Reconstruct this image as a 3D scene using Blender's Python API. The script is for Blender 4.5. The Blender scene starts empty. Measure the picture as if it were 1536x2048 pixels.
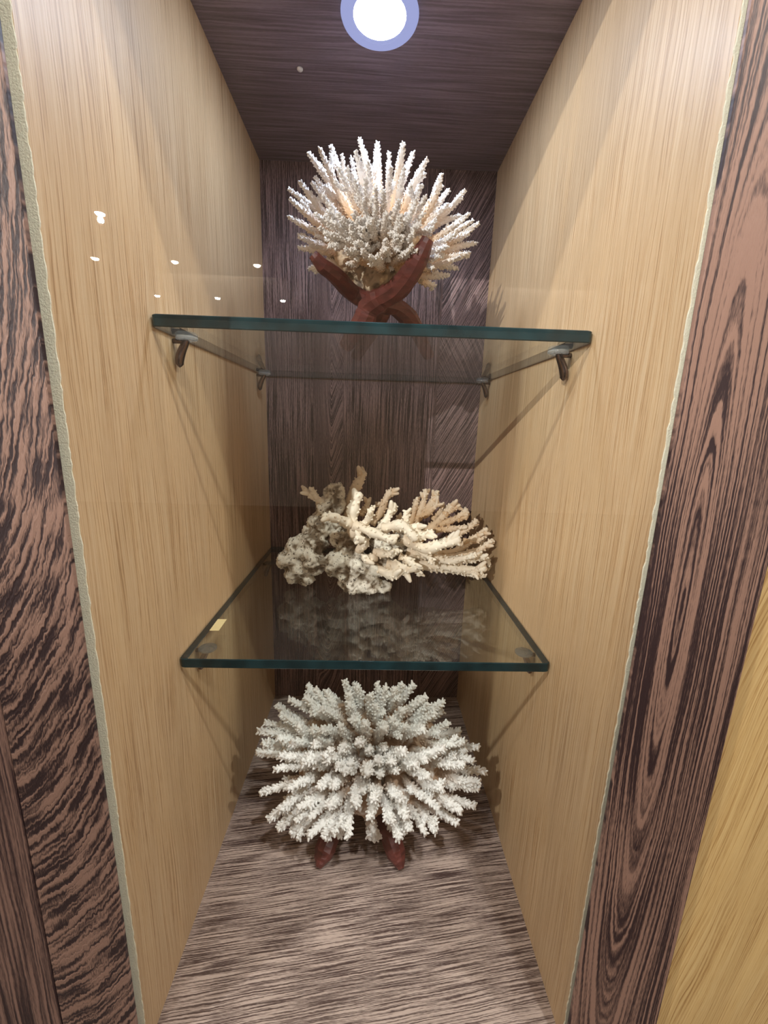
import bpy, bmesh, math, random
import numpy as np
from mathutils import Vector, Matrix, noise

S = bpy.context.scene
COL = S.collection

# ------------------------------------------------------------------ camera, world, lights, exposure
cam_d = bpy.data.cameras.new('camera'); cam = bpy.data.objects.new('camera', cam_d); COL.objects.link(cam)
cam_d.sensor_fit = 'VERTICAL'; cam_d.sensor_height = 36.0; cam_d.lens = 36.0 * 816.7 / 2048.0
cam_d.clip_start = 0.01; cam_d.clip_end = 60
yaw, pitch, roll = -0.0324, -0.2142, 0.0313
cy_, sy_, cp_, sp_, cr_, sr_ = math.cos(yaw), math.sin(yaw), math.cos(pitch), math.sin(pitch), math.cos(roll), math.sin(roll)
fw = Vector((-sy_*cp_, cy_*cp_, sp_)); rt0 = Vector((cy_, sy_, 0)); up0 = rt0.cross(fw)
rt = rt0*cr_ + up0*sr_; up = up0*cr_ - rt0*sr_
cam.matrix_world = Matrix(((rt.x, up.x, -fw.x, 0.18), (rt.y, up.y, -fw.y, -0.2491), (rt.z, up.z, -fw.z, 0.5313), (0, 0, 0, 1)))
S.camera = cam

world = bpy.data.worlds.new('gallery_air'); S.world = world; world.use_nodes = True
bg = world.node_tree.nodes['Background']; bg.inputs[0].default_value = (1.0, 0.965, 0.93, 1); bg.inputs[1].default_value = 0.62

def spot(name, loc, target, watts, color, radius, angle, blend):
    d = bpy.data.lights.new(name, 'SPOT'); o = bpy.data.objects.new(name, d); COL.objects.link(o)
    d.energy = watts; d.color = color; d.shadow_soft_size = radius; d.spot_size = math.radians(angle); d.spot_blend = blend
    o.location = loc; o.rotation_euler = (Vector(target) - Vector(loc)).to_track_quat('-Z', 'Y').to_euler()
    return o
spot('spot_right', (0.55, -0.64, 1.975), (0.15, 0.15, 0.2), 135, (1.0, 0.975, 0.94), 0.03, 60, 0.5)
spot('spot_left', (-0.22, -0.64, 1.975), (0.20, 0.10, 0.3), 45, (1.0, 0.975, 0.94), 0.03, 60, 0.5)
spot('spot_cross_left', (-1.25, -0.95, 1.96), (0.30, 0.12, 0.40), 118, (1.0, 0.985, 0.955), 0.03, 45, 0.6)
spot('fill_cross_right', (1.66, -0.98, 1.96), (0.06, 0.12, 0.40), 108, (1.0, 0.985, 0.955), 0.05, 45, 0.6)  # added to brighten the left wall, its fixture is unseen
spot('spot_far', (-1.894, -3.26, 1.95), (0.19, 0.19, 0.70), 560, (1.0, 0.985, 0.96), 0.018, 13, 0.8)
def area(name, loc, target, watts, color, size):
    d = bpy.data.lights.new(name, 'AREA'); o = bpy.data.objects.new(name, d); COL.objects.link(o)
    d.energy = watts; d.color = color; d.size = size; o.location = loc
    o.rotation_euler = (Vector(target) - Vector(loc)).to_track_quat('-Z', 'Y').to_euler(); return o
area('added_wall_fill', (-1.5, -4.4, 1.8), (-1.5, -6.6, 0.3), 28, (1.0, 0.92, 0.82), 1.2)  # pair of added fill lights for the far gallery wall, no fixture
area('added_wall_fill', (2.0, -4.4, 1.8), (2.0, -6.6, 0.3), 28, (1.0, 0.92, 0.82), 1.2)
LAMP_STRENGTH = 185.0

S.view_settings.view_transform = 'Standard'; S.view_settings.look = 'None'
S.view_settings.gamma = 1.0; S.view_settings.use_curve_mapping = False; S.view_settings.exposure = 0.0

# ------------------------------------------------------------------ helpers
def lin(r, g, b):
    return tuple((c/255/12.92 if c/255 <= 0.04045 else ((c/255+0.055)/1.055)**2.4) for c in (r, g, b)) + (1.0,)

class Mat:
    def __init__(s, name):
        s.m = bpy.data.materials.new(name); s.m.use_nodes = True
        s.t = s.m.node_tree; s.t.nodes.clear()
        s.out = s.t.nodes.new('ShaderNodeOutputMaterial')
    def n(s, typ, **kw):
        nd = s.t.nodes.new('ShaderNode' + typ)
        for k, v in kw.items(): setattr(nd, k, v)
        return nd
    def put(s, sock, v):
        if isinstance(v, bpy.types.NodeSocket): s.t.links.new(v, sock)
        else: sock.default_value = v
    def math(s, op, a, b=0.0, c=0.0):
        nd = s.n('Math', operation=op)
        s.put(nd.inputs[0], a); s.put(nd.inputs[1], b); s.put(nd.inputs[2], c)
        return nd.outputs[0]
    def xyz(s):
        tc = s.n('TexCoord'); sp = s.n('SeparateXYZ'); s.t.links.new(tc.outputs['Object'], sp.inputs[0])
        return sp.outputs[0], sp.outputs[1], sp.outputs[2]
    def vec(s, x, y, z=0.0):
        c = s.n('CombineXYZ')
        for i, v in enumerate((x, y, z)): s.put(c.inputs[i], v)
        return c.outputs[0]
    def noise(s, v, scale=1.0, detail=2.0, rough=0.5, dist=0.0):
        nd = s.n('TexNoise'); s.put(nd.inputs['Vector'], v)
        nd.inputs['Scale'].default_value = scale; nd.inputs['Detail'].default_value = detail
        nd.inputs['Roughness'].default_value = rough; nd.inputs['Distortion'].default_value = dist
        return nd.outputs[0]
    def ramp(s, f, stops):
        nd = s.n('ValToRGB'); e = nd.color_ramp.elements
        while len(e) < len(stops): e.new(0.5)
        for el, (p, c) in zip(e, stops): el.position = p; el.color = c
        s.put(nd.inputs[0], f); return nd.outputs[0]
    def mix(s, f, a, b, blend='MIX'):
        nd = s.n('MixRGB', blend_type=blend); s.put(nd.inputs[0], f); s.put(nd.inputs[1], a); s.put(nd.inputs[2], b)
        return nd.outputs[0]
    def pr(s, **kw):
        p = s.n('BsdfPrincipled')
        for k, v in kw.items(): s.put(p.inputs[k.replace('_', ' ')], v)
        return p
    def bump(s, h, strength, dist):
        b = s.n('Bump'); b.inputs['Strength'].default_value = strength; b.inputs['Distance'].default_value = dist
        s.put(b.inputs['Height'], h); return b.outputs[0]
    def done(s, bsdf):
        s.t.links.new(bsdf.outputs[0], s.out.inputs[0]); return s.m

def smooth01(M, v, a, b):
    r = M.n('MapRange', interpolation_type='SMOOTHSTEP'); M.put(r.inputs[0], v)
    r.inputs[1].default_value = a; r.inputs[2].default_value = b
    return r.outputs[0]

def wenge(name, phi, across, along, F, G, light, dark, rough=0.5, seed=0.0, contrast=0.06, relief=0.5, mid=0.5, fibre=0.35, wamp=0.006, famp=0.0009):
    """dark wenge veneer: stripes follow the contour lines of phi(M, x, y, z)"""
    M = Mat(name); x, y, z = M.xyz(); ax = (x, y, z)[across]; al = (x, y, z)[along]
    wob = M.noise(M.vec(M.math('MULTIPLY', ax, 26.0), M.math('MULTIPLY', al, 9.0), seed), 1.0, 2.0, 0.55)
    fine = M.noise(M.vec(M.math('MULTIPLY', ax, 320.0), M.math('MULTIPLY', al, 130.0), seed+3), 1.0, 1.0, 0.5)
    w = M.math('ADD', M.math('MULTIPLY', M.math('SUBTRACT', wob, 0.5), wamp), M.math('MULTIPLY', M.math('SUBTRACT', fine, 0.5), famp))
    p = M.math('ADD', phi(M, x, y, z), w)
    st = M.noise(M.vec(M.math('MULTIPLY', p, F), M.math('MULTIPLY', al, G), seed+7), 1.0, 1.5, 0.55)
    fb = M.noise(M.vec(M.math('MULTIPLY', ax, 2300.0), M.math('MULTIPLY', al, 150.0), seed+11), 1.0, 2.0, 0.6)
    tone = M.noise(M.vec(M.math('MULTIPLY', ax, 30.0), M.math('MULTIPLY', al, 4.0), seed+19), 1.0, 2.0, 0.5)
    k = M.math('ADD', st, M.math('MULTIPLY', M.math('SUBTRACT', fb, 0.5), fibre))
    k = M.math('ADD', k, M.math('MULTIPLY', M.math('SUBTRACT', tone, 0.5), 0.22))
    midc = tuple(0.45*a + 0.55*b for a, b in zip(light, dark))
    c = M.ramp(k, [(mid-contrast*1.5, dark), (mid, midc), (mid+contrast*1.3, light)])
    p_ = M.pr(Base_Color=c, Roughness=rough, Normal=M.bump(k, relief, 0.0012))
    p_.inputs['Specular IOR Level'].default_value = 0.4
    return M.done(p_)

def oak(name, across, pale, mid_, dark, seed=0.0, rough=0.42, F=820.0, slant=0.0):
    M = Mat(name); x, y, z = M.xyz(); ax = (x, y, z)[across]
    wob = M.noise(M.vec(M.math('MULTIPLY', ax, 22.0), M.math('MULTIPLY', z, 4.0), seed), 1.0, 2.0, 0.5)
    p = M.math('ADD', ax, M.math('MULTIPLY', M.math('SUBTRACT', wob, 0.5), 0.016))
    if slant: p = M.math('ADD', p, M.math('MULTIPLY', z, slant))
    st = M.noise(M.vec(M.math('MULTIPLY', p, F), M.math('MULTIPLY', z, 6.0), seed+2), 1.0, 2.0, 0.6)
    fl = M.noise(M.vec(M.math('MULTIPLY', p, 1500.0), M.math('MULTIPLY', z, 70.0), seed+5), 1.0, 2.0, 0.6)
    band = M.noise(M.vec(M.math('MULTIPLY', p, 42.0), M.math('MULTIPLY', z, 1.6), seed+9), 1.0, 2.0, 0.5)
    k = M.math('ADD', M.math('MULTIPLY', st, 0.78), M.math('MULTIPLY', fl, 0.22))
    c = M.ramp(k, [(0.37, dark), (0.45, mid_), (0.60, pale)])
    b2 = M.ramp(band, [(0.3, (0.90, 0.88, 0.85, 1)), (0.5, (1, 1, 1, 1)), (0.7, (1.04, 1.03, 1.0, 1))])
    c = M.mix(1.0, c, b2, 'MULTIPLY')
    p_ = M.pr(Base_Color=c, Roughness=rough, Normal=M.bump(k, 0.18, 0.0006))
    p_.inputs['Coat Weight'].default_value = 0.06; p_.inputs['Coat Roughness'].default_value = 0.3
    return M.done(p_)

def flat(name, col, rough=0.5, metal=0.0, bump=0.0, scale=300.0, var=0.0):
    M = Mat(name); tc = M.n('TexCoord'); nz = M.noise(tc.outputs['Object'], scale, 3.0, 0.6)
    c = M.mix(nz, tuple(v*(1-var) for v in col[:3])+(1,), tuple(min(1, v*(1+var)) for v in col[:3])+(1,))
    p = M.pr(Base_Color=c, Roughness=rough, Metallic=metal)
    if bump: M.t.links.new(M.bump(nz, bump, 0.001), p.inputs['Normal'])
    return M.done(p)

def emit(name, col, strength):
    M = Mat(name); e = M.n('Emission'); e.inputs[0].default_value = col; e.inputs[1].default_value = strength
    return M.done(e)

def glass(name, tint, dust, ior=1.5, rough=0.0):
    """clear pane: fresnel mirror over clear transmission, plus a trace of scattering dust"""
    M = Mat(name); fr = M.n('Fresnel'); bf = M.n('NewGeometry').outputs['Backfacing']
    M.put(fr.inputs[0], M.math('ADD', ior, M.math('MULTIPLY', bf, 1.0/ior-ior)))   # same fresnel on both faces: no refraction here
    tr = M.n('BsdfTransparent'); tr.inputs[0].default_value = tint
    gl = M.n('BsdfGlossy'); gl.inputs['Roughness'].default_value = rough; gl.inputs[0].default_value = (1, 1, 1, 1)
    m1 = M.n('MixShader'); M.put(m1.inputs[0], fr.outputs[0]); M.t.links.new(tr.outputs[0], m1.inputs[1]); M.t.links.new(gl.outputs[0], m1.inputs[2])
    if not dust: return M.done(m1)
    tc = M.n('TexCoord'); nz = M.noise(tc.outputs['Object'], 28.0, 6.0, 0.65, 0.6)
    df = M.n('BsdfDiffuse'); df.inputs[0].default_value = (0.75, 0.75, 0.72, 1)
    tl = M.n('BsdfTranslucent'); tl.inputs[0].default_value = (0.75, 0.75, 0.72, 1)
    m2 = M.n('MixShader'); m2.inputs[0].default_value = 0.5; M.t.links.new(df.outputs[0], m2.inputs[1]); M.t.links.new(tl.outputs[0], m2.inputs[2])
    m3 = M.n('MixShader'); M.put(m3.inputs[0], M.math('MULTIPLY', nz, dust*2)); M.t.links.new(m1.outputs[0], m3.inputs[1]); M.t.links.new(m2.outputs[0], m3.inputs[2])
    return M.done(m3)

def link(name, me, mat=None, parent=None, loc=None, smooth=False):
    o = bpy.data.objects.new(name, me); COL.objects.link(o)
    if mat and not me.materials: me.materials.append(mat)
    if smooth: me.polygons.foreach_set('use_smooth', [True]*len(me.polygons))
    if parent:
        o.parent = parent; o.matrix_parent_inverse = parent.matrix_world.inverted() if False else Matrix.Translation(-parent.location)
    if loc: o.location = loc
    return o
def from_bm(name, bm, mat, parent=None, smooth=False):
    me = bpy.data.meshes.new(name); bm.normal_update(); bm.to_mesh(me); bm.free()
    return link(name, me, mat, parent, smooth=smooth)
def box(bm, x0, x1, y0, y1, z0, z1, bev=0.0):
    r = bmesh.ops.create_cube(bm, size=1.0); vs = r['verts']
    for v in vs:
        v.co = Vector((x0+(v.co.x+.5)*(x1-x0), y0+(v.co.y+.5)*(y1-y0), z0+(v.co.z+.5)*(z1-z0)))
    if bev: bmesh.ops.bevel(bm, geom=list({e for v in vs for e in v.link_edges}), offset=bev, segments=2, profile=0.5, affect='EDGES')
def box_obj(name, b, mat, parent=None, bev=0.0):
    bm = bmesh.new(); box(bm, *b, bev); return from_bm(name, bm, mat, parent)
def struct(o): o['kind'] = 'structure'; return o
def thing(name, label, cat, loc, group=None):
    o = bpy.data.objects.new(name, None); COL.objects.link(o); o.location = loc; o.empty_display_size = 0.02
    o['label'] = label; o['category'] = cat
    if group: o['group'] = group
    return o
def tag(o, label, cat, group=None):
    o['label'] = label; o['category'] = cat
    if group: o['group'] = group
    return o
def lathe(name, prof, mat, parent=None, seg=48, center=(0, 0, 0), smooth=True):
    """prof: (radius, z) list turned about z"""
    V = []; F = []
    for r, z in prof:
        for k in range(seg):
            a = 2*math.pi*k/seg; V.append((center[0]+r*math.cos(a), center[1]+r*math.sin(a), center[2]+z))
    for i in range(len(prof)-1):
        for k in range(seg):
            F.append((i*seg+k, i*seg+(k+1) % seg, (i+1)*seg+(k+1) % seg, (i+1)*seg+k))
    if prof[0][0] > 1e-6 and prof[0] != prof[-1]: F.append(tuple(range(seg))[::-1])
    if prof[-1][0] > 1e-6 and prof[0] != prof[-1]: F.append(tuple((len(prof)-1)*seg+k for k in range(seg)))
    me = bpy.data.meshes.new(name); me.from_pydata(V, [], F); me.update()
    bm = bmesh.new(); bm.from_mesh(me); bmesh.ops.recalc_face_normals(bm, faces=bm.faces); bm.to_mesh(me); bm.free()
    o = link(name, me, mat, parent, smooth=smooth)
    return o

def spline(P, n):
    P = np.array(P, float)
    if len(P) == 2: return np.linspace(P[0], P[1], n)
    Q = np.vstack([2*P[0]-P[1], P, 2*P[-1]-P[-2]]); out = []
    for t in np.linspace(0, len(P)-1-1e-9, n):
        i = int(t); u = t-i; a, b, c, d = Q[i:i+4]
        out.append(0.5*((2*b)+(c-a)*u+(2*a-5*b+4*c-d)*u*u+(3*b-a-3*c+d)*u**3))
    return np.array(out)
def frames(C):
    T = np.gradient(C, axis=0); T /= np.linalg.norm(T, axis=1)[:, None]+1e-12
    ref = np.array([0, 0, 1.0]) if abs(T[0][2]) < 0.8 else np.array([0, 1.0, 0])
    N = []; n = np.cross(T[0], ref); n /= np.linalg.norm(n)
    for t in T:
        n = n-t*(n@t); n /= np.linalg.norm(n)+1e-12; N.append(n)
    N = np.array(N); return T, N, np.cross(T, N)
def tube(C, R, seg, flat_=1.0, lump=0.0, rng=None):
    """swept tube: verts, faces, t per vertex; closed at both ends"""
    C = np.asarray(C); n = len(C); T, N, B = frames(C); a = np.arange(seg)*2*np.pi/seg
    R = np.asarray(R)[:, None]*np.ones((1, seg))
    if lump: R = R*(1+lump*rng.uniform(-1, 1, R.shape))
    V = C[:, None, :] + R[:, :, None]*(np.cos(a)[None, :, None]*N[:, None, :] + flat_*np.sin(a)[None, :, None]*B[:, None, :])
    V = V.reshape(-1, 3).tolist(); t = np.repeat(np.linspace(0, 1, n), seg).tolist(); F = []
    for i in range(n-1):
        for k in range(seg):
            F.append((i*seg+k, i*seg+(k+1) % seg, (i+1)*seg+(k+1) % seg, (i+1)*seg+k))
    V.append(C[0].tolist()); V.append((C[-1]+T[-1]*R[-1].mean()*0.55).tolist()); t += [0.0, 1.0]
    for k in range(seg):
        F.append((n*seg, (k+1) % seg, k)); F.append((n*seg+1, (n-1)*seg+k, (n-1)*seg+(k+1) % seg))
    return V, F, t
def nubs(C, R, count, rng, L, rad, t0=0.15, lean=0.8):
    """corallite cups standing on a branch"""
    n = len(C); T, N, B = frames(C)
    u = t0+(1-t0)*(np.arange(count)+rng.uniform(0, 1, count))/count; f = u*(n-1); i = np.minimum(f.astype(int), n-2); w = (f-i)[:, None]
    P = C[i]*(1-w)+C[i+1]*w; r = R[i]*(1-w[:, 0])+R[i+1]*w[:, 0]
    a = np.arange(count)*2.39996+rng.uniform(-.5, .5, count)
    rad_ = np.cos(a)[:, None]*N[i]+np.sin(a)[:, None]*B[i]
    d = rad_+lean*T[i]; d /= np.linalg.norm(d, axis=1)[:, None]
    base = P+rad_*(r*0.75)[:, None]; ln = L*rng.uniform(.6, 1.25, count); tip = base+d*(ln+r*0.25)[:, None]
    e1 = np.cross(d, T[i]+0.01); e1 /= np.linalg.norm(e1, axis=1)[:, None]+1e-9; e2 = np.cross(d, e1)
    V = []; F = []; tt = []
    k5 = np.arange(5)*2*np.pi/5; rr = rad*rng.uniform(.75, 1.2, count)
    for j in range(count):
        o = len(V)
        ring = np.cos(k5)[:, None]*e1[j]+np.sin(k5)[:, None]*e2[j]
        V += (base[j]+ring*rr[j]*1.15).tolist(); V += (tip[j]+ring*rr[j]*0.72).tolist(); V.append((tip[j]+d[j]*rr[j]*0.45).tolist())
        for k in range(5):
            k2 = (k+1) % 5
            F.append((o+k, o+k2, o+5+k2, o+5+k)); F.append((o+5+k, o+5+k2, o+10))
        tt += [u[j]]*11
    return V, F, tt
def merge(parts):
    V = []; F = []; T = []
    for v, f, t in parts:
        o = len(V); V += v; T += t; F += [tuple(i+o for i in q) for q in f]
    return V, F, T
def mesh_age(name, V, F, A, mat, parent, smooth=True, subdiv=False):
    me = bpy.data.meshes.new(name); me.from_pydata(V, [], F); me.update()
    at = me.attributes.new('age', 'FLOAT', 'POINT'); at.data.foreach_set('value', np.asarray(A, dtype=np.float32))
    return link(name, me, mat, parent, smooth=smooth)

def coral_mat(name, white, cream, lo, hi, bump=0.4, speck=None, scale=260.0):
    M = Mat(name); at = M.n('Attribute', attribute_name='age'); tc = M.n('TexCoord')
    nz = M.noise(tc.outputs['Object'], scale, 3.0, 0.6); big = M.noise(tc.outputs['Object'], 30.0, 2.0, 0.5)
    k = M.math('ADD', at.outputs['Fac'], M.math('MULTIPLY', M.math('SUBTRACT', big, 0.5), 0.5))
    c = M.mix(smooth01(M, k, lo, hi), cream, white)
    if speck:
        v = M.noise(tc.outputs['Object'], 330.0, 2.0, 0.5); c = M.mix(smooth01(M, v, 0.60, 0.68), c, speck)
    p = M.pr(Base_Color=c, Roughness=0.75, Normal=M.bump(nz, bump, 0.0008))
    p.inputs['Subsurface Weight'].default_value = 0.0
    return M.done(p)

# ------------------------------------------------------------------ materials
W, D, H = 0.36, 0.4654, 0.9108
WL, WD = lin(176, 136, 118), lin(62, 38, 36)
def phi_back(M, x, y, z):
    m1 = smooth01(M, x, 0.283, 0.287); m2 = M.math('MULTIPLY', smooth01(M, x, 0.075, 0.11), M.math('SUBTRACT', 1.0, smooth01(M, x, 0.128, 0.130)))
    tilt = M.math('ADD', M.math('MULTIPLY', m1, -0.55), M.math('MULTIPLY', m2, -0.35))
    return M.math('ADD', x, M.math('MULTIPLY', tilt, z))
def phi_right(M, x, y, z):
    dx = M.math('SUBTRACT', M.math('ADD', x, M.math('MULTIPLY', M.math('SUBTRACT', z, 0.4), 0.012)), 0.3835)
    dz = M.math('MULTIPLY', M.math('SUBTRACT', z, 0.42), 0.058)
    return M.math('SQRT', M.math('ADD', M.math('MULTIPLY', dx, dx), M.math('ADD', M.math('MULTIPLY', dz, dz), 0.000002)))
def phi_left(M, x, y, z):
    dx = M.math('ADD', x, 0.10); dz = M.math('MULTIPLY', M.math('SUBTRACT', z, 0.72), 0.34)
    return M.math('SQRT', M.math('ADD', M.math('MULTIPLY', dx, dx), M.math('MULTIPLY', dz, dz)))
def phi_floor(M, x, y, z): return M.math('ADD', y, M.math('MULTIPLY', x, -0.13))
m_back = wenge('wenge_back', phi_back, 0, 2, 760, 10, lin(152, 124, 120), lin(52, 34, 35), 0.45, 1.0, 0.06, 0.5, mid=0.52, famp=0.0016)
m_ceil = wenge('wenge_ceiling', lambda M, x, y, z: y, 1, 0, 420, 10, lin(142, 128, 144), lin(84, 72, 84), 0.34, 5.0, 0.16, 0.25)
m_floor = wenge('wenge_floor', phi_floor, 1, 0, 980, 16, lin(200, 180, 170), lin(72, 55, 54), 0.42, 9.0, 0.065, 0.5, famp=0.0009, wamp=0.004)
m_right = wenge('wenge_right_board', phi_right, 0, 2, 760, 4, lin(136, 105, 90), lin(46, 30, 30), 0.5, 13.0, 0.055, 0.5, famp=0.0006, wamp=0.004)
m_left = wenge('wenge_left_board', phi_left, 0, 2, 620, 27, lin(130, 101, 87), lin(44, 30, 30), 0.5, 17.0, 0.048, 0.9, famp=0.0022)
m_left2 = wenge('wenge_outer_board', lambda M, x, y, z: x, 0, 2, 520, 8, lin(122, 94, 82), lin(46, 31, 31), 0.5, 27.0, 0.09, 0.6)
m_oak_l = oak('oak_left', 1, lin(218, 189, 150), lin(203, 168, 126), lin(168, 132, 92), 2.0, 0.5)
m_oak_r = oak('oak_right', 1, lin(218, 189, 150), lin(204, 169, 127), lin(176, 140, 99), 31.0, 0.5)
m_gold = oak('oak_neighbour', 0, lin(204, 174, 120), lin(190, 156, 102), lin(160, 124, 74), 51.0, slant=-0.16)
m_raw = flat('raw_chipboard', lin(252, 234, 206), 0.9, 0, 0.5, 900.0, 0.28)
m_pane = glass('front_pane', (0.985, 0.99, 0.985, 1), 0.0)
m_shelf = glass('shelf_glass', (0.93, 0.955, 0.945, 1), 0.014)
M_ = Mat('shelf_edge'); tc_ = M_.n('TexCoord'); nz_ = M_.noise(tc_.outputs['Object'], 60.0, 3.0)
m_edge = M_.done(M_.pr(Base_Color=M_.ramp(nz_, [(0.3, (0.004, 0.018, 0.022, 1)), (0.7, (0.011, 0.040, 0.048, 1))]), Roughness=0.1, Specular_IOR_Level=0.25))
m_coral_a = coral_mat('coral_cream', lin(248, 244, 240), lin(232, 198, 160), 0.2, 0.95)
m_base_a = coral_mat('coral_base', lin(214, 192, 162), lin(132, 116, 102), -0.2, 0.7, 1.0, None, 180.0)
m_coral_b = coral_mat('coral_tan', lin(242, 232, 214), lin(206, 174, 136), -0.1, 0.9, 0.5)
m_coral_c = coral_mat('coral_white', lin(250, 250, 247), lin(186, 158, 132), 0.05, 0.60)  # cream roots browned to paint the shade in the gaps between fingers
m_rock = coral_mat('coral_rock', lin(226, 220, 206), lin(122, 106, 86), 0.15, 0.75, 1.0, lin(70, 58, 46), 160.0)
def red_wood(name, lo, hi):
    M = Mat(name); x, y, z = M.xyz(); nz = M.noise(M.vec(M.math('MULTIPLY', x, 60.0), M.math('MULTIPLY', y, 60.0), M.math('MULTIPLY', z, 260.0)), 1.0, 3.0, 0.6)
    return M.done(M.pr(Base_Color=M.ramp(nz, [(0.3, lo), (0.7, hi)]), Roughness=0.45, Normal=M.bump(nz, 0.3, 0.001)))
m_stand = red_wood('red_stained_wood', lin(78, 36, 34), lin(116, 58, 52))
m_chrome = flat('dark_chrome', lin(105, 90, 88), 0.14, 1.0)
m_clear = glass('clear_plastic', (0.90, 0.93, 0.94, 1), 0.26, 1.6, 0.08)
m_white = flat('white_plastic', lin(225, 222, 220), 0.5)
m_bezel = flat('frosted_bezel', lin(214, 216, 235), 0.4)
m_tape = flat('paper_tape', lin(226, 208, 152), 0.8, 0, 0, 200, 0.06)
m_plaster = flat('gallery_plaster', lin(206, 190, 170), 0.9)
m_gfloor = flat('gallery_floor', lin(120, 96, 76), 0.5)
m_lens = emit('lamp_lens', (0.64, 0.77, 1.0, 1), LAMP_STRENGTH)
m_ringglow = Mat('lamp_ring')
_e = m_ringglow.n('Emission'); _e.inputs[0].default_value = (0.50, 0.55, 1.0, 1); _e.inputs[1].default_value = 0.75
m_ringglow = m_ringglow.done(_e)
m_spotlens = emit('downlight_lens', (1.0, 0.9, 0.76, 1), 60.0)

# ------------------------------------------------------------------ large structure: the display alcove
T_ = 0.0075
struct(box_obj('floor', (-0.05, W+0.05, 0.0, D, -0.02, 0.0), m_floor))
struct(box_obj('ceiling', (0.0, W, 0.0, D, H, H+0.02), m_ceil))
struct(box_obj('wall_back', (-0.05, W+0.05, D, D+0.018, -0.02, H+0.02), m_back))
wl = struct(box_obj('wall_left', (-T_, 0.0, 0.0012, D, 0.0, H+0.02), m_oak_l))
wr = struct(box_obj('wall_right', (W, W+T_, 0.0012, D, 0.0, H+0.02), m_oak_r))
def raw_edge(x0, x1, inner, parent, seed):
    """sawn chipboard edge with a slightly ragged inner border"""
    rng = np.random.RandomState(seed); n = 260; V = []; F = []
    for i in range(n+1):
        z = (H+0.02)*i/n; j = rng.uniform(-0.0004, 0.0005)
        a, b = (x0, x1+j) if inner > 0 else (x0-j, x1)
        dy = 0.0
        V += [(a, 0.0+dy, z), (b, 0.0003+dy, z), (b, 0.0012, z), (a, 0.0012, z)]
        if i:
            o = 4*i
            for k in range(4): F.append((o-4+k, o-4+(k+1) % 4, o+(k+1) % 4, o+k))
    F.append((3, 2, 1, 0)); F.append(tuple(4*n+k for k in range(4)))
    me = bpy.data.meshes.new('raw_edge'); me.from_pydata(V, [], F); me.update()
    bm = bmesh.new(); bm.from_mesh(me); bmesh.ops.recalc_face_normals(bm, faces=bm.faces); bm.to_mesh(me); bm.free()
    o = link('raw_edge', me, m_raw, parent); o['label'] = 'bare pale chipboard edge'
raw_edge(-T_, 0.0, 1, wl, 3); raw_edge(W, W+T_, -1, wr, 4)
YB = -0.008
YP = -0.0046                                    # boards lap over the pane's rim
def board(name, x0, x1, back0, back1, mat):
    bm = bmesh.new(); box(bm, x0, x1, YB, YP, -0.35, 1.25, 0.0008); box(bm, back0, back1, YP-0.0005, 0.012, -0.35, 1.25)
    return struct(from_bm(name, bm, mat))
board('trim_1', -0.0595, -0.0015, -0.0590, -0.0130, m_left)
struct(box_obj('trim_2', (-0.62, -0.0603, YB, 0.012, -0.35, 1.25), m_left2, bev=0.0008))
board('trim_3', 0.3585, 0.4345, W+0.013, 0.4340, m_right)
struct(box_obj('trim_4', (0.4345, 0.98, 0.004, 0.020, -0.35, 1.25), m_gold))
struct(box_obj('trim_5', (-0.0014, 0.3584, YB, YP, -0.35, -0.0005), m_left2))
struct(box_obj('trim_6', (-0.0014, 0.3584, YB, YP, H+0.001, 1.25), m_left2))
struct(box_obj('window_1', (-0.0120, W+0.0120, -0.0044, -0.0016, -0.012, H+0.012), m_pane))

# the gallery the alcove looks out on (seen only mirrored in the pane)
struct(box_obj('ceiling', (-5.6, 5.6, -6.6, -0.12, 2.0, 2.06), m_plaster))
struct(box_obj('floor', (-5.6, 5.6, -6.6, -0.12, -0.95, -0.90), m_gfloor))
struct(box_obj('wall_front', (-5.6, 5.6, -6.7, -6.6, -0.95, 2.06), m_plaster))

# ------------------------------------------------------------------ cabinet lamp in the alcove ceiling
lamp = thing('downlight', 'round white downlight glowing in the dark ceiling of the alcove', 'lamp', (0.1768, 0.2300, H))
lathe('bezel', [(0.0265, 0.0), (0.0368, 0.0), (0.0372, -0.0012), (0.0365, -0.0030), (0.0330, -0.0040), (0.0275, -0.0036), (0.0265, -0.0024)], m_ringglow, lamp, 64, (0.1768, 0.23, H))
lathe('lens', [(0.0, -0.0066), (0.010, -0.0062), (0.018, -0.0052), (0.0235, -0.0036), (0.0264, -0.0012), (0.0264, -0.0003), (0.0, -0.0003)], m_lens, lamp, 64, (0.1768, 0.23, H))

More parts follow.
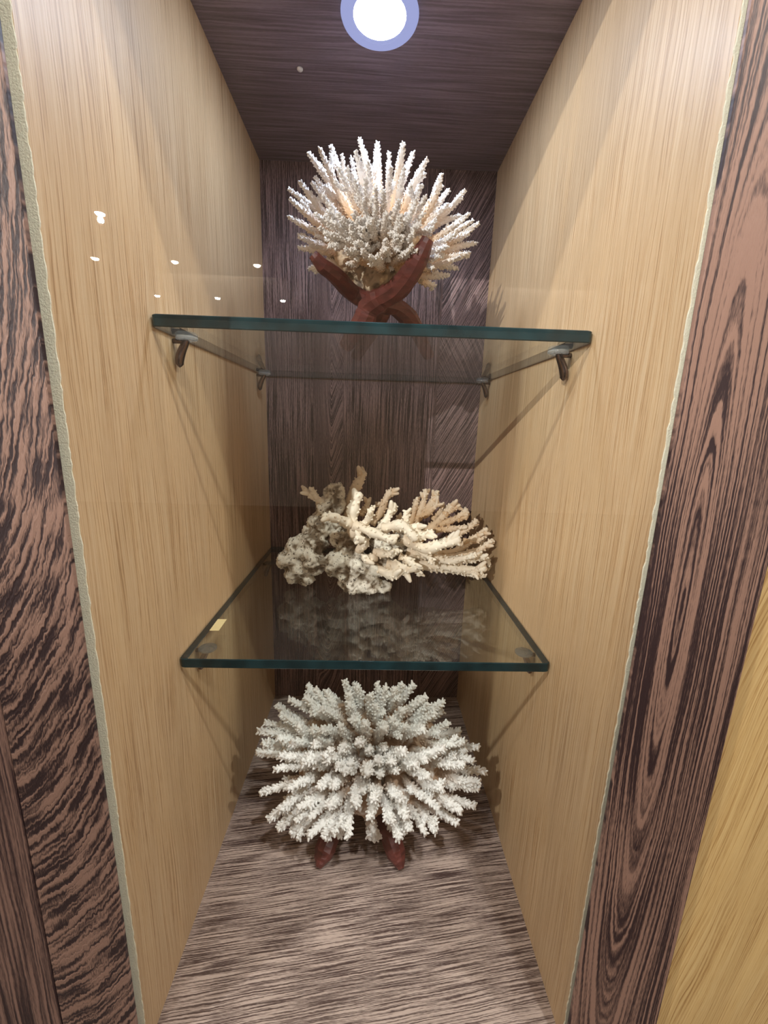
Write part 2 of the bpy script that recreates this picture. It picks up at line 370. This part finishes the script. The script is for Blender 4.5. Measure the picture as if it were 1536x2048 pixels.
# gallery downlights in the gallery ceiling, the far right one an added fill
first = None
k = 0
IN_GLASS = 'gallery spotlight mirrored in the glass, '
OUT = 'gallery ceiling spotlight out of view that lights the alcove from the '
GL = [(-2.54, -5.36, IN_GLASS+'left of the lowest three dots'), (-1.80, -5.36, IN_GLASS+'middle of the lowest three dots'), (-0.99, -5.36, IN_GLASS+'right of the lowest three dots'),
      (-2.53, -4.18, IN_GLASS+'left of the middle row of dots'), (-1.775, -4.18, IN_GLASS+'centre of the middle row of dots'), (-0.986, -4.18, IN_GLASS+'right of the middle row of dots'),
      (-1.894, -3.26, IN_GLASS+'the largest and topmost bright dot'),
      (0.55, -0.64, OUT+'near right'), (-0.22, -0.64, OUT+'near left'), (1.66, -0.98, OUT+'far right, added fill'), (-1.25, -0.95, OUT+'far left')]
for gx, gy, w in GL:
    t = thing('gallery_downlight', w, 'lamp', (gx, gy, 2.0), 'gallery ceiling spotlights')
    if first is None:
        a = lathe('trim_ring', [(0.036, 0.0), (0.052, 0.0), (0.052, -0.004), (0.036, -0.008)], m_white, t, 24, (gx, gy, 2.0))
        b = lathe('lens', [(0.0, -0.026), (0.014, -0.024), (0.026, -0.018), (0.034, -0.008), (0.034, -0.001), (0.0, -0.001)], m_spotlens, t, 24, (gx, gy, 2.0))
        first = (a, b, (gx, gy))
    else:
        for src in first[:2]:
            c = src.copy(); COL.objects.link(c); c.parent = t; c.matrix_parent_inverse = Matrix.Translation((-first[2][0], -first[2][1], -2.0))

# ------------------------------------------------------------------ glass shelves
def shelf(label, ztop, thick, x0, x1, y0, y1):
    pts = []; r = 0.0045
    for cx, cy, a0 in ((x0+r, y0+r, 180), (x1-r, y0+r, 270)):
        for k in range(7):
            a = math.radians(a0+15*k); pts.append((cx+r*math.cos(a), cy+r*math.sin(a)))
    pts += [(x1, y1), (x0, y1)]
    n = len(pts); b = 0.0007; V = []
    cxm, cym = (x0+x1)/2, (y0+y1)/2
    ins = [(p[0]+(b if p[0] < cxm else -b), p[1]+(b if p[1] < cym else -b)) for p in pts]
    for ring, z in ((ins, ztop-thick), (pts, ztop-thick+b), (pts, ztop-b), (ins, ztop)):
        V += [(p[0], p[1], z) for p in ring]
    F = [tuple(range(n))[::-1], tuple(3*n+i for i in range(n))]
    for l in range(3):
        for i in range(n): F.append((l*n+i, l*n+(i+1) % n, (l+1)*n+(i+1) % n, (l+1)*n+i))
    me = bpy.data.meshes.new('glass_shelf'); me.from_pydata(V, [], F); me.update()
    me.materials.append(m_shelf); me.materials.append(m_edge)
    for i, p in enumerate(me.polygons): p.material_index = 0 if i < 2 else 1
    o = link('glass_shelf', me); tag(o, label, 'shelf'); return o
Z1, Z2, TH, YS = 0.6106, 0.3066, 0.0096, 0.1050
shelf('upper glass shelf with dark green front edge, holding the coral on the red stand', Z1, TH, 0.0008, W-0.0008, YS, D-0.001)
shelf('lower glass shelf with dark front edge, holding the tan coral on its rock base', Z2, TH, 0.0008, W-0.0008, YS, D-0.001)

def make_peg():
    """built at the left wall, wall face at x = 0, glass underside at z = 0; mirrored for the right"""
    C = spline([(0.0125, 0, -0.0022), (0.0108, 0, -0.0060), (0.0076, 0, -0.0120), (0.0050, 0, -0.0190), (0.0046, 0, -0.0255)], 14)
    R = np.interp(np.linspace(0, 1, 14), [0, .3, .75, .93, 1], [.0034, .0042, .0056, .0048, .0022])
    hook = tube(C, R, 12, 1.0)
    # flatten into a tongue: thin in x
    hv = np.array(hook[0]); n = 14
    for i in range(n):
        hv[i*12:(i+1)*12, 0] = C[i, 0]+(hv[i*12:(i+1)*12, 0]-C[i, 0])*0.62
    rod = tube(spline([(0.0003, 0, -0.0040), (0.0125, 0, -0.0040)], 4), [.0022]*4, 10)
    pad = [(0.0, -0.0032), (0.0082, -0.0032), (0.0092, -0.0024), (0.0092, -0.0008), (0.0084, -0.0002), (0.0, -0.0002)]
    return (hv.tolist(), hook[1]), rod, pad
HOOK, ROD, PAD = make_peg()
def peg(x, y, z, side, label):
    t = thing('shelf_peg', label, 'bracket', (x, y, z), 'metal pegs carrying the glass shelves')
    def put(name, V, F, mat):
        V2 = [(x+side*v[0], y+v[1], z+v[2]) for v in V]; F2 = [tuple(f)[::side] for f in F]
        me = bpy.data.meshes.new(name); me.from_pydata(V2, [], F2); me.update(); return link(name, me, mat, t, smooth=True)
    put('hook', *HOOK, m_chrome); put('rod', ROD[0], ROD[1], m_chrome)
    lathe('pad', PAD, m_clear, t, 28, (x+side*0.0125, y, z))
    a = [(0.0060+0.0010*math.cos(q), -0.0030+0.0008*math.sin(q)) for q in np.linspace(0, 2*math.pi, 9)]
    lathe('ring', a, m_clear, t, 28, (x+side*0.0125, y, z))
for zt, nm in ((Z1, 'upper'), (Z2, 'lower')):
    for y, fb in ((0.143, 'front'), (0.410, 'back')):
        for x, sd, lr in ((0.0, 1, 'left'), (W, -1, 'right')):
            peg(x, y, zt-TH, sd, 'dark metal peg with clear pad under the %s %s corner of the %s glass shelf' % (fb, lr, nm))

# small fittings
tp = bmesh.new(); box(tp, -0.005, 0.005, -0.013, 0.013, 0.0, 0.0003)
o = from_bm('paper_tape', tp, m_tape); o.location = (0.0135, 0.172, Z2+0.0001); o.rotation_euler = (0, 0, 0.02)
tag(o, 'small strip of pale yellow tape on the lower glass shelf near the left wall', 'tape')
o = lathe('hole_plug', [(0.0, -0.0022), (0.0022, -0.0019), (0.0033, -0.0008), (0.0034, 0.0), (0.0, 0.0)], m_white, None, 20, (0, 0, 0))
o.location = (0.0896, 0.2982, H-0.0001); tag(o, 'small round white plug in the dark ceiling left of the lamp', 'plug')

# ------------------------------------------------------------------ corals and stands (world coordinates in millimetres)
TOP = [[104,257,809,161,255,730,6.4],[120,225,796,166,245,726,5.0],[126,275,827,167,260,735,5.5],[141,239,799,172,250,727,4.6],[149,265,811,174,257,731,4.8],[158,257,824,177,255,735,5.6],[158,182,771,177,232,719,6.2],[151,174,753,175,230,713,3.7],[170,171,757,181,229,715,3.9],[177,265,826,183,257,735,7.8],[190,257,813,186,255,731,5.3],[203,225,804,190,245,729,6.6],[217,275,824,195,260,735,6.1],[229,239,799,198,250,727,5.9],[190,167,752,187,228,713,3.9],[218,168,740,195,228,709,4.1],[243,225,779,203,245,721,5.7],[259,275,790,207,260,725,5.4],[246,239,776,203,250,720,4.5],[273,265,778,211,257,721,5.3],[256,257,768,206,255,718,4.7],[274,225,745,212,245,711,4.7],[295,275,758,218,260,715,5.3],[281,239,745,214,250,711,4.5],[292,265,734,217,257,708,5.2],[284,257,721,215,255,704,4.5],[268,225,704,210,245,699,4.7],[274,275,765,212,260,717,5.1],[259,239,691,207,250,695,4.8],[223,265,691,196,257,695,5.9],[111,257,787,163,255,724,5.0],[100,225,766,160,245,717,5.7],[79,275,783,153,260,722,5.2],[87,239,757,156,250,714,4.4],[89,265,765,156,257,717,4.6],[82,257,748,154,255,712,5.3],[99,225,716,159,245,702,4.7],[106,275,732,161,260,707,5.0],[111,239,700,163,250,698,4.6],[118,265,709,165,257,700,4.0],[131,257,699,169,255,697,5.9],[112,225,766,163,245,717,4.9],[177,163,734,183,227,708,2.9],[166,164,723,179,227,704,3.7],[197,164,703,189,227,698,4.9],[180,172,683,184,229,692,4.9],[187,162,714,186,227,702,5.0],[166,166,703,179,228,698,3.6],[157,167,714,177,228,702,3.3],[143,172,716,172,229,702,3.9],[133,177,720,169,231,703,4.0],[211,165,720,193,227,703,4.0],[198,162,724,189,227,705,4.0],[221,167,717,196,228,702,3.9],[216,167,707,194,228,699,4.2],[201,164,707,190,227,700,3.8],[121,186,721,166,234,704,4.0],[166,172,687,179,229,694,4.6],[155,174,688,176,230,694,3.8],[184,163,732,185,227,707,3.7],[202,169,753,190,228,713,4.2],[143,179,756,172,232,714,4.1],[168,166,741,180,228,710,3.8],[222,168,731,196,228,707,4.1],[158,169,742,177,228,710,3.6],[128,182,735,168,232,708,4.0],[177,163,718,183,227,703,3.6],[231,172,708,199,229,700,3.7],[247,184,698,204,233,697,4.0],[239,183,689,201,233,694,4.2],[254,186,709,206,234,700,3.8],[137,178,702,171,231,698,4.2],[125,184,709,167,233,700,4.0],[150,176,689,175,231,694,3.8],[212,167,701,193,228,698,4.3],[199,166,698,189,228,697,3.8],[147,171,712,174,229,701,4.5],[170,165,706,180,227,699,4.6],[155,170,701,176,229,698,3.9],[187,166,694,186,228,696,4.2],[154,169,705,176,229,699,3.8],[160,167,708,177,228,700,3.7],[217,173,689,195,230,694,3.7],[132,178,713,169,231,701,4.6],[199,163,712,189,227,701,4.2],[130,182,704,168,232,699,4.5],[218,167,709,195,228,700,4.6],[209,171,688,192,229,694,3.5],[173,173,683,181,230,692,4.0],[203,166,698,190,228,697,4.5],[174,164,709,182,227,700,3.6],[140,174,709,172,230,700,4.9],[187,169,688,186,228,694,4.2],[188,169,688,186,228,694,4.7],[212,170,692,193,229,695,3.6],[163,166,711,178,228,701,4.2],[201,163,712,190,227,701,3.7],[163,167,704,178,228,699,4.5],[162,170,693,178,229,695,4.1]]
BOT = [[39,216,134],[44,190,124],[51,190,138],[73,160,129],[54,164,90],[66,152,65],[79,146,58],[95,140,59],[117,127,71],[135,121,76],[146,119,84],[164,117,83],[187,119,104],[220,118,78],[233,120,87],[251,124,77],[264,129,74],[292,144,69],[295,143,88],[317,161,75],[321,165,97],[322,167,104],[335,186,101],[323,188,135],[303,181,150],[284,191,169],[282,218,178],[266,196,179],[259,206,185],[257,215,188],[243,233,193],[227,228,196],[216,217,197],[205,219,198],[193,227,199],[168,220,198],[150,233,197],[127,221,191],[98,253,176],[112,228,188],[100,219,182],[77,230,170],[59,237,156],[70,210,163],[46,223,140],[202,171,177],[229,175,177],[251,175,172],[179,175,180],[184,153,163],[203,156,165],[225,154,160],[149,174,177],[154,158,165],[163,144,151],[148,144,148],[127,174,172],[115,177,170],[91,171,155],[108,152,145],[133,153,155],[183,138,145],[198,138,143],[211,146,153],[217,141,145],[239,147,148],[253,153,151],[273,165,155],[128,135,128],[145,134,132],[156,141,145],[120,149,146],[158,196,190],[191,195,191],[124,195,183],[111,198,181],[225,191,187],[163,179,182],[212,180,182],[97,184,168],[72,182,152],[78,166,141],[92,143,119],[82,141,91],[105,132,103],[140,126,114],[177,129,130],[191,126,124],[223,128,122],[254,142,135],[271,140,123],[266,132,104],[229,122,103],[212,119,100],[300,162,134],[313,171,131],[119,126,96],[103,131,86],[170,124,117],[172,159,167],[196,146,154],[120,163,161],[157,211,195],[185,208,196]]
MID = [[[[155,262,402],[139,256,411],[120,250,416]],7.9],[[[161,265,386],[156,267,416],[165,270,442]],10.1],[[[163,262,395],[176,256,410],[181,250,428]],5.8],[[[185,270,385],[199,275,404],[211,280,428]],7.5],[[[159,252,404],[184,243,397],[211,235,389]],7.7],[[[164,262,367],[174,252,383],[162,243,391]],6.4],[[[185,260,368],[204,250,367],[215,240,377]],5.9],[[[197,262,398],[219,253,405],[238,245,389]],8.4],[[[216,265,407],[227,262,399],[247,260,404]],7.4],[[[227,268,393],[226,268,408],[225,268,421]],5.4],[[[227,262,382],[243,258,390],[260,255,397]],7.5],[[[222,258,389],[247,252,376],[269,246,382],[292,240,392]],8.9],[[[236,262,366],[262,263,369],[279,265,386]],5.4],[[[228,268,366],[278,266,357],[311,264,358],[335,262,363]],6.5],[[[229,272,347],[273,270,346],[306,268,343],[336,266,345]],7.2],[[[241,275,344],[285,274,340],[308,273,336],[338,272,332]],5.8],[[[295,270,344],[317,267,339],[325,265,335]],5.1],[[[224,268,353],[240,263,346],[246,258,336]],4.9],[[[203,262,350],[220,256,348],[231,250,344]],8.1],[[[219,262,361],[232,256,357],[240,250,348]],5.9],[[[186,265,344],[207,257,338],[217,250,338]],8.7],[[[189,262,358],[175,256,360],[176,250,356]],6.5],[[[262,262,362],[281,258,357],[306,254,364],[317,250,369]],5.4],[[[240,258,373],[254,251,366],[260,245,360]],4.8],[[[135,300,408],[117,297,422],[100,293,434],[90,290,442]],6.2],[[[107,292,429],[103,291,437],[101,290,444]],4.4],[[[148,310,401],[152,312,431],[163,313,452],[169,315,465]],8.6],[[[166,305,407],[173,302,415],[176,300,429]],5.7],[[[182,305,392],[195,308,414],[202,312,432],[212,315,441]],6.8],[[[197,308,419],[193,306,422],[187,305,422]],4.1],[[[232,315,366],[245,320,394],[254,325,420],[258,330,440]],6.5],[[[245,318,397],[263,324,415],[275,330,438]],7.0],[[[236,315,390],[242,320,413],[246,325,429]],5.2],[[[254,318,402],[268,320,414],[276,322,424]],5.3],[[[219,305,376],[217,308,392],[220,310,404]],5.7],[[[243,310,363],[268,313,389],[286,317,408],[300,320,424]],7.3],[[[284,316,406],[295,317,415],[306,318,419]],5.6],[[[277,313,392],[300,316,401],[317,318,415]],5.6],[[[303,316,399],[316,317,405],[316,318,411]],4.7],[[[272,310,385],[296,310,388],[317,310,391]],5.2],[[[256,310,353],[290,312,371],[313,313,383],[332,315,400]],5.7],[[[255,305,350],[302,307,356],[324,308,373],[346,310,389]],6.1],[[[255,300,347],[301,300,350],[335,300,361],[357,300,376]],5.8],[[[312,305,371],[331,308,371],[345,310,379]],4.7],[[[328,290,354],[342,288,351],[346,285,343]],4.0],[[[269,325,396],[281,328,410],[284,330,418]],4.8]]
ROCK = [[130,305,436,15.3],[125,305,416,19.3],[114,305,390,21.8],[101,300,367,23.1],[79,295,354,19.7],[69,290,344,17.4],[80,288,326,17.4],[90,285,317,10.4],[103,285,344,19.4],[135,280,342,20.2],[154,285,359,19.0],[164,275,340,23.4],[155,270,320,16.8],[177,272,318,18.0],[200,275,310,11.3],[186,275,345,17.7],[208,280,343,17.9],[230,285,352,15.8],[145,290,378,20.1],[167,280,382,16.4],[196,275,370,18.6],[220,280,372,16.6],[244,290,355,13.6],[267,290,348,9.6]]
STL = [[117,195,690],[126,200,682],[138,215,678],[152,245,672],[168,250,666],[189,255,664],[206,265,662],[224,280,650],[250,310,618]]
STR = [[227,178,701],[220,182,687],[212,193,675],[200,212,666],[185,230,662],[172,245,656],[165,250,643],[144,266,618]]
STB = [[163,290,710],[174,280,686],[185,270,669],[184,275,654],[155,335,618]]


def blob(name, spec, mat, parent, voxel, amp, freq, age, zmin=None, label=None):
    """lobes fused by a voxel remesh, then  roughened"""
    bm = bmesh.new()
    for (x, y, z), (rx, ry, rz) in spec:
        bmesh.ops.create_icosphere(bm, subdivisions=3, radius=1.0, matrix=Matrix.Translation((x, y, z)) @ Matrix.Diagonal((rx, ry, rz, 1)))
    me = bpy.data.meshes.new('tmp'); bm.to_mesh(me); bm.free()
    o = bpy.data.objects.new('tmp', me); COL.objects.link(o)
    md = o.modifiers.new('r', 'REMESH'); md.mode = 'VOXEL'; md.voxel_size = voxel
    dg = bpy.context.evaluated_depsgraph_get(); ev = o.evaluated_get(dg); m2 = bpy.data.meshes.new_from_object(ev)
    bpy.data.objects.remove(o); bpy.data.meshes.remove(me)
    nv = len(m2.vertices); co = np.empty(nv*3); m2.vertices.foreach_get('co', co); co = co.reshape(-1, 3)
    no = np.empty(nv*3); m2.vertices.foreach_get('normal', no); no = no.reshape(-1, 3)
    ag = np.empty(nv)
    for i in range(nv):
        p = Vector(co[i]*freq); h = noise.fractal(p, 0.8, 2.1, 4) ; h2 = noise.noise(p*4.3)
        h3 = noise.noise(p*9.1); d = amp*(h*0.8-0.5*abs(h2)+0.22*h3); co[i] += no[i]*d; ag[i] = age+0.8*h+0.5*h2
        if zmin is not None and co[i][2] < zmin: co[i][2] = zmin+0.0002*(h2+1)
    m2.vertices.foreach_set('co', co.ravel()); m2.name = name
    at = m2.attributes.new('age', 'FLOAT', 'POINT'); at.data.foreach_set('value', ag.astype(np.float32))
    m2.materials.clear(); ob = link(name, m2, mat, parent, smooth=True)
    if label: ob['label'] = label
    return ob

def acropora_branch(base, tip, r, rng, mat, parent, nub_L, nub_r, dens, side=2, bend=0.06, a0=0.0, taper=0.42):
    base = np.array(base, float); tip = np.array(tip, float); ax = tip-base; L = np.linalg.norm(ax)
    mid = (base+tip)/2+rng.normal(0, bend, 3)*L
    C = spline([base, mid, tip], 12); t = np.linspace(0, 1, 12)
    R = r*np.interp(t, [0, .35, .8, 1], [1.0, .92, .66, taper*0.6])
    parts = []; v, f, tt = tube(C, R, 9, 1.0, 0.07, rng); parts.append((v, f, tt))
    parts.append(nubs(C, R, max(12, int(dens*L*1000)), rng, nub_L, nub_r))
    for s in range(side):
        u = rng.uniform(.35, .85); i = int(u*11); p = C[i]; d = ax/L
        q = rng.normal(0, 1, 3); q -= d*(q@d); q /= np.linalg.norm(q)
        l = L*rng.uniform(.16, .30)*(1.15-u*0.4); e = p+(d*0.8+q*0.62)*l
        Cs = spline([p, p+(d*0.35+q*0.4)*l, e], 6); Rs = r*np.interp(np.linspace(0, 1, 6), [0, .7, 1], [.62, .48, .24])
        v, f, tt = tube(Cs, Rs, 7, 1.0, 0.06, rng); parts.append((v, f, [u+(1-u)*x for x in tt]))
        v, f, tt = nubs(Cs, Rs, max(8, int(dens*l*900)), rng, nub_L*0.9, nub_r*0.9, 0.3); parts.append((v, f, [u+(1-u)*x for x in tt]))
    V, F, A = merge(parts)
    return mesh_age('branch', V, F, np.array(A)*(1-a0)+a0, mat, parent)

def wood_limb(name, pts, radii, parent, flat_=0.8, seed=0, n=26):
    rng = np.random.RandomState(seed); C = spline(pts, n)
    R = np.interp(np.linspace(0, 1, n), np.linspace(0, 1, len(radii)), radii)*(1+0.06*rng.uniform(-1, 1, n))
    V, F, _ = tube(C, R, 9, flat_, 0.05, rng)
    me = bpy.data.meshes.new(name); me.from_pydata(V, [], F); me.update()
    return link(name, me, m_stand, parent, smooth=False)
mm = lambda P: [tuple(c/1000 for c in p) for p in P]

# --- upper coral on its red stand
st = thing('wooden_stand', 'dark red stained root stand on the upper glass shelf', 'stand', (0.182, 0.262, Z1), 'red root stands')
a = wood_limb('leg', mm(STL), [.0055, .0085, .0100, .0105, .0115, .0125, .0120, .0110, .0075], st, 0.85, 1)
b = wood_limb('leg', mm(STR), [.0062, .0092, .0106, .0116, .0122, .0126, .0125, .0080], st, 0.8, 2)
c = wood_limb('leg', mm(STB), [.0070, .0095, .0110, .0115, .0075], st, 0.9, 3)
ct = thing('coral', 'spiky white and cream coral fan on the red stand of the upper shelf', 'coral', (0.182, 0.25, 0.66), 'corals on display')
rng = np.random.RandomState(11)
blob('base', [((.186, .258, .718), (.048, .034, .026)), ((.180, .258, .692), (.026, .022, .028)), ((.172, .258, .676), (.012, .012, .018)), ((.192, .258, .676), (.013, .012, .018)), ((.214, .255, .704), (.028, .024, .018)), ((.152, .255, .707), (.028, .024, .018))],
     m_base_a, ct, 0.0028, 0.0060, 95.0, 0.35, None, 'grey and cream encrusted base')
for x, y, z, bx, by, bz, r in TOP:
    acropora_branch((bx/1000, by/1000, bz/1000), (x/1000, y/1000, z/1000), r/1000*0.86, rng, m_coral_a, ct, .0014, .00095, 1.4, 1 if r > 4 else 2, 0.035)
    # root of the branch, back to the core
for i in range(44):
    th = rng.uniform(0, math.pi); ph = math.acos(rng.uniform(-0.15, 0.95))
    d = np.array([math.cos(th)*math.sin(ph), math.sin(th)*math.sin(ph), math.cos(ph)])
    c0 = np.array([.188, .258, .712]); tip = c0+d*np.array([.098, .085, .096]); tip = np.minimum(tip, (9, D-0.01, 9))
    acropora_branch(c0+d*np.array([.045, .04, .03]), tip, .0046, rng, m_coral_a, ct, .0017, .00105, 1.3, 1, 0.04)

# --- middle coral: branching coral on a rock
cm = thing('coral', 'tan staghorn coral growing from a pitted grey rock on the lower glass shelf', 'coral', (0.16, 0.28, Z2), 'corals on display')
rng = np.random.RandomState(23)
blob('base_rock', [((x/1000, y/1000, z/1000), (r/1000*.95,)*3) for x, y, z, r in ROCK], m_rock, cm, 0.0023, 0.0072, 58.0, 0.55, Z2+0.0003, 'pitted grey and cream rock base')
for pl, r in MID:
    P = np.array(pl)/1000.0; P[:, 0] = np.minimum(P[:, 0], 0.352); n = 6*len(P); C = spline(P, n); t = np.linspace(0, 1, n)
    ext = C[0]-(C[1]-C[0])/np.linalg.norm(C[1]-C[0])*0.006
    lump = 1+0.16*np.sin(t*rng.uniform(9, 16)+rng.uniform(0, 6))+rng.uniform(-.07, .07, n)
    R = r/1000*0.86*np.interp(t, [0, .5, .9, 1], [1.0, .9, .72, .5])*lump
    Lm = np.linalg.norm(np.diff(C, axis=0), axis=1).sum()
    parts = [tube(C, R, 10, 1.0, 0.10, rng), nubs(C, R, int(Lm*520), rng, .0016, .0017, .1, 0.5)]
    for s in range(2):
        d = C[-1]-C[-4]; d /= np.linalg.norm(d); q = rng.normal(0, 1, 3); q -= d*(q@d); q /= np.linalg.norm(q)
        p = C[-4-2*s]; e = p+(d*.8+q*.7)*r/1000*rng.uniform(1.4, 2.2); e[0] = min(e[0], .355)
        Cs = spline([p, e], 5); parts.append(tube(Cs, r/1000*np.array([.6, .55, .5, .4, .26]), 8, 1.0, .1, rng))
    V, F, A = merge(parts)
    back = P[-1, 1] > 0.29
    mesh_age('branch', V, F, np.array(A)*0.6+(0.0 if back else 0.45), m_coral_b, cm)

# --- lower coral on its red stand
st = thing('wooden_stand', 'reddish wooden stand with pointed feet on the dark floor', 'stand', (0.18, 0.19, 0.0), 'red root stands')
wood_limb('leg', [(.127, .142, .0055), (.132, .155, .0120), (.146, .182, .0280), (.162, .208, .0420), (.190, .235, .055), (.225, .25, .075)], [.0034, .0122, .0135, .0128, .0115, .0080], st, 0.9, 5)
wood_limb('leg', [(.227, .140, .0055), (.222, .153, .0120), (.208, .180, .0280), (.192, .205, .0420), (.165, .232, .055), (.135, .25, .075)], [.0034, .0122, .0135, .0128, .0115, .0080], st, 0.9, 6)
wood_limb('leg', [(.180, .330, .0070), (.180, .315, .0120), (.178, .275, .0300), (.176, .225, .0460), (.176, .190, .054), (.177, .178, .056)], [.0035, .0100, .0120, .0125, .0115, .0090], st, 0.9, 7)
cb = thing('coral', 'bushy white coral with knobbly fingers on the wooden stand on the floor', 'coral', (0.187, 0.22, 0.07), 'corals on display')
rng = np.random.RandomState(37)
C1 = np.array([.187, .205, .108]); vv = np.array([0, .68, .733]); ww = np.array([0, -.733, .68])
sp = []
for i in range(12):
    a = i*math.pi/6; p = C1+np.array([.075, 0, 0])*math.cos(a)+vv*0.045*math.sin(a)-ww*0.004; sp.append((tuple(p), (.026, .024, .022)))
sp.append((tuple(C1-ww*0.008), (.07, .034, .034))); sp.append((tuple(C1-ww*0.03), (.04, .03, .026)))
blob('base', sp, m_coral_c, cb, 0.0040, 0.0035, 70.0, 0.0, None, 'cream base of the branches, browned for gap shade')
tips = [np.array(t)/1000.0 for t in BOT]
for i in range(26):
    a = rng.uniform(0, 2*math.pi); tips.append(C1+np.array([.13, 0, 0])*math.cos(a)+vv*0.09*math.sin(a)-ww*rng.uniform(.005, .03))
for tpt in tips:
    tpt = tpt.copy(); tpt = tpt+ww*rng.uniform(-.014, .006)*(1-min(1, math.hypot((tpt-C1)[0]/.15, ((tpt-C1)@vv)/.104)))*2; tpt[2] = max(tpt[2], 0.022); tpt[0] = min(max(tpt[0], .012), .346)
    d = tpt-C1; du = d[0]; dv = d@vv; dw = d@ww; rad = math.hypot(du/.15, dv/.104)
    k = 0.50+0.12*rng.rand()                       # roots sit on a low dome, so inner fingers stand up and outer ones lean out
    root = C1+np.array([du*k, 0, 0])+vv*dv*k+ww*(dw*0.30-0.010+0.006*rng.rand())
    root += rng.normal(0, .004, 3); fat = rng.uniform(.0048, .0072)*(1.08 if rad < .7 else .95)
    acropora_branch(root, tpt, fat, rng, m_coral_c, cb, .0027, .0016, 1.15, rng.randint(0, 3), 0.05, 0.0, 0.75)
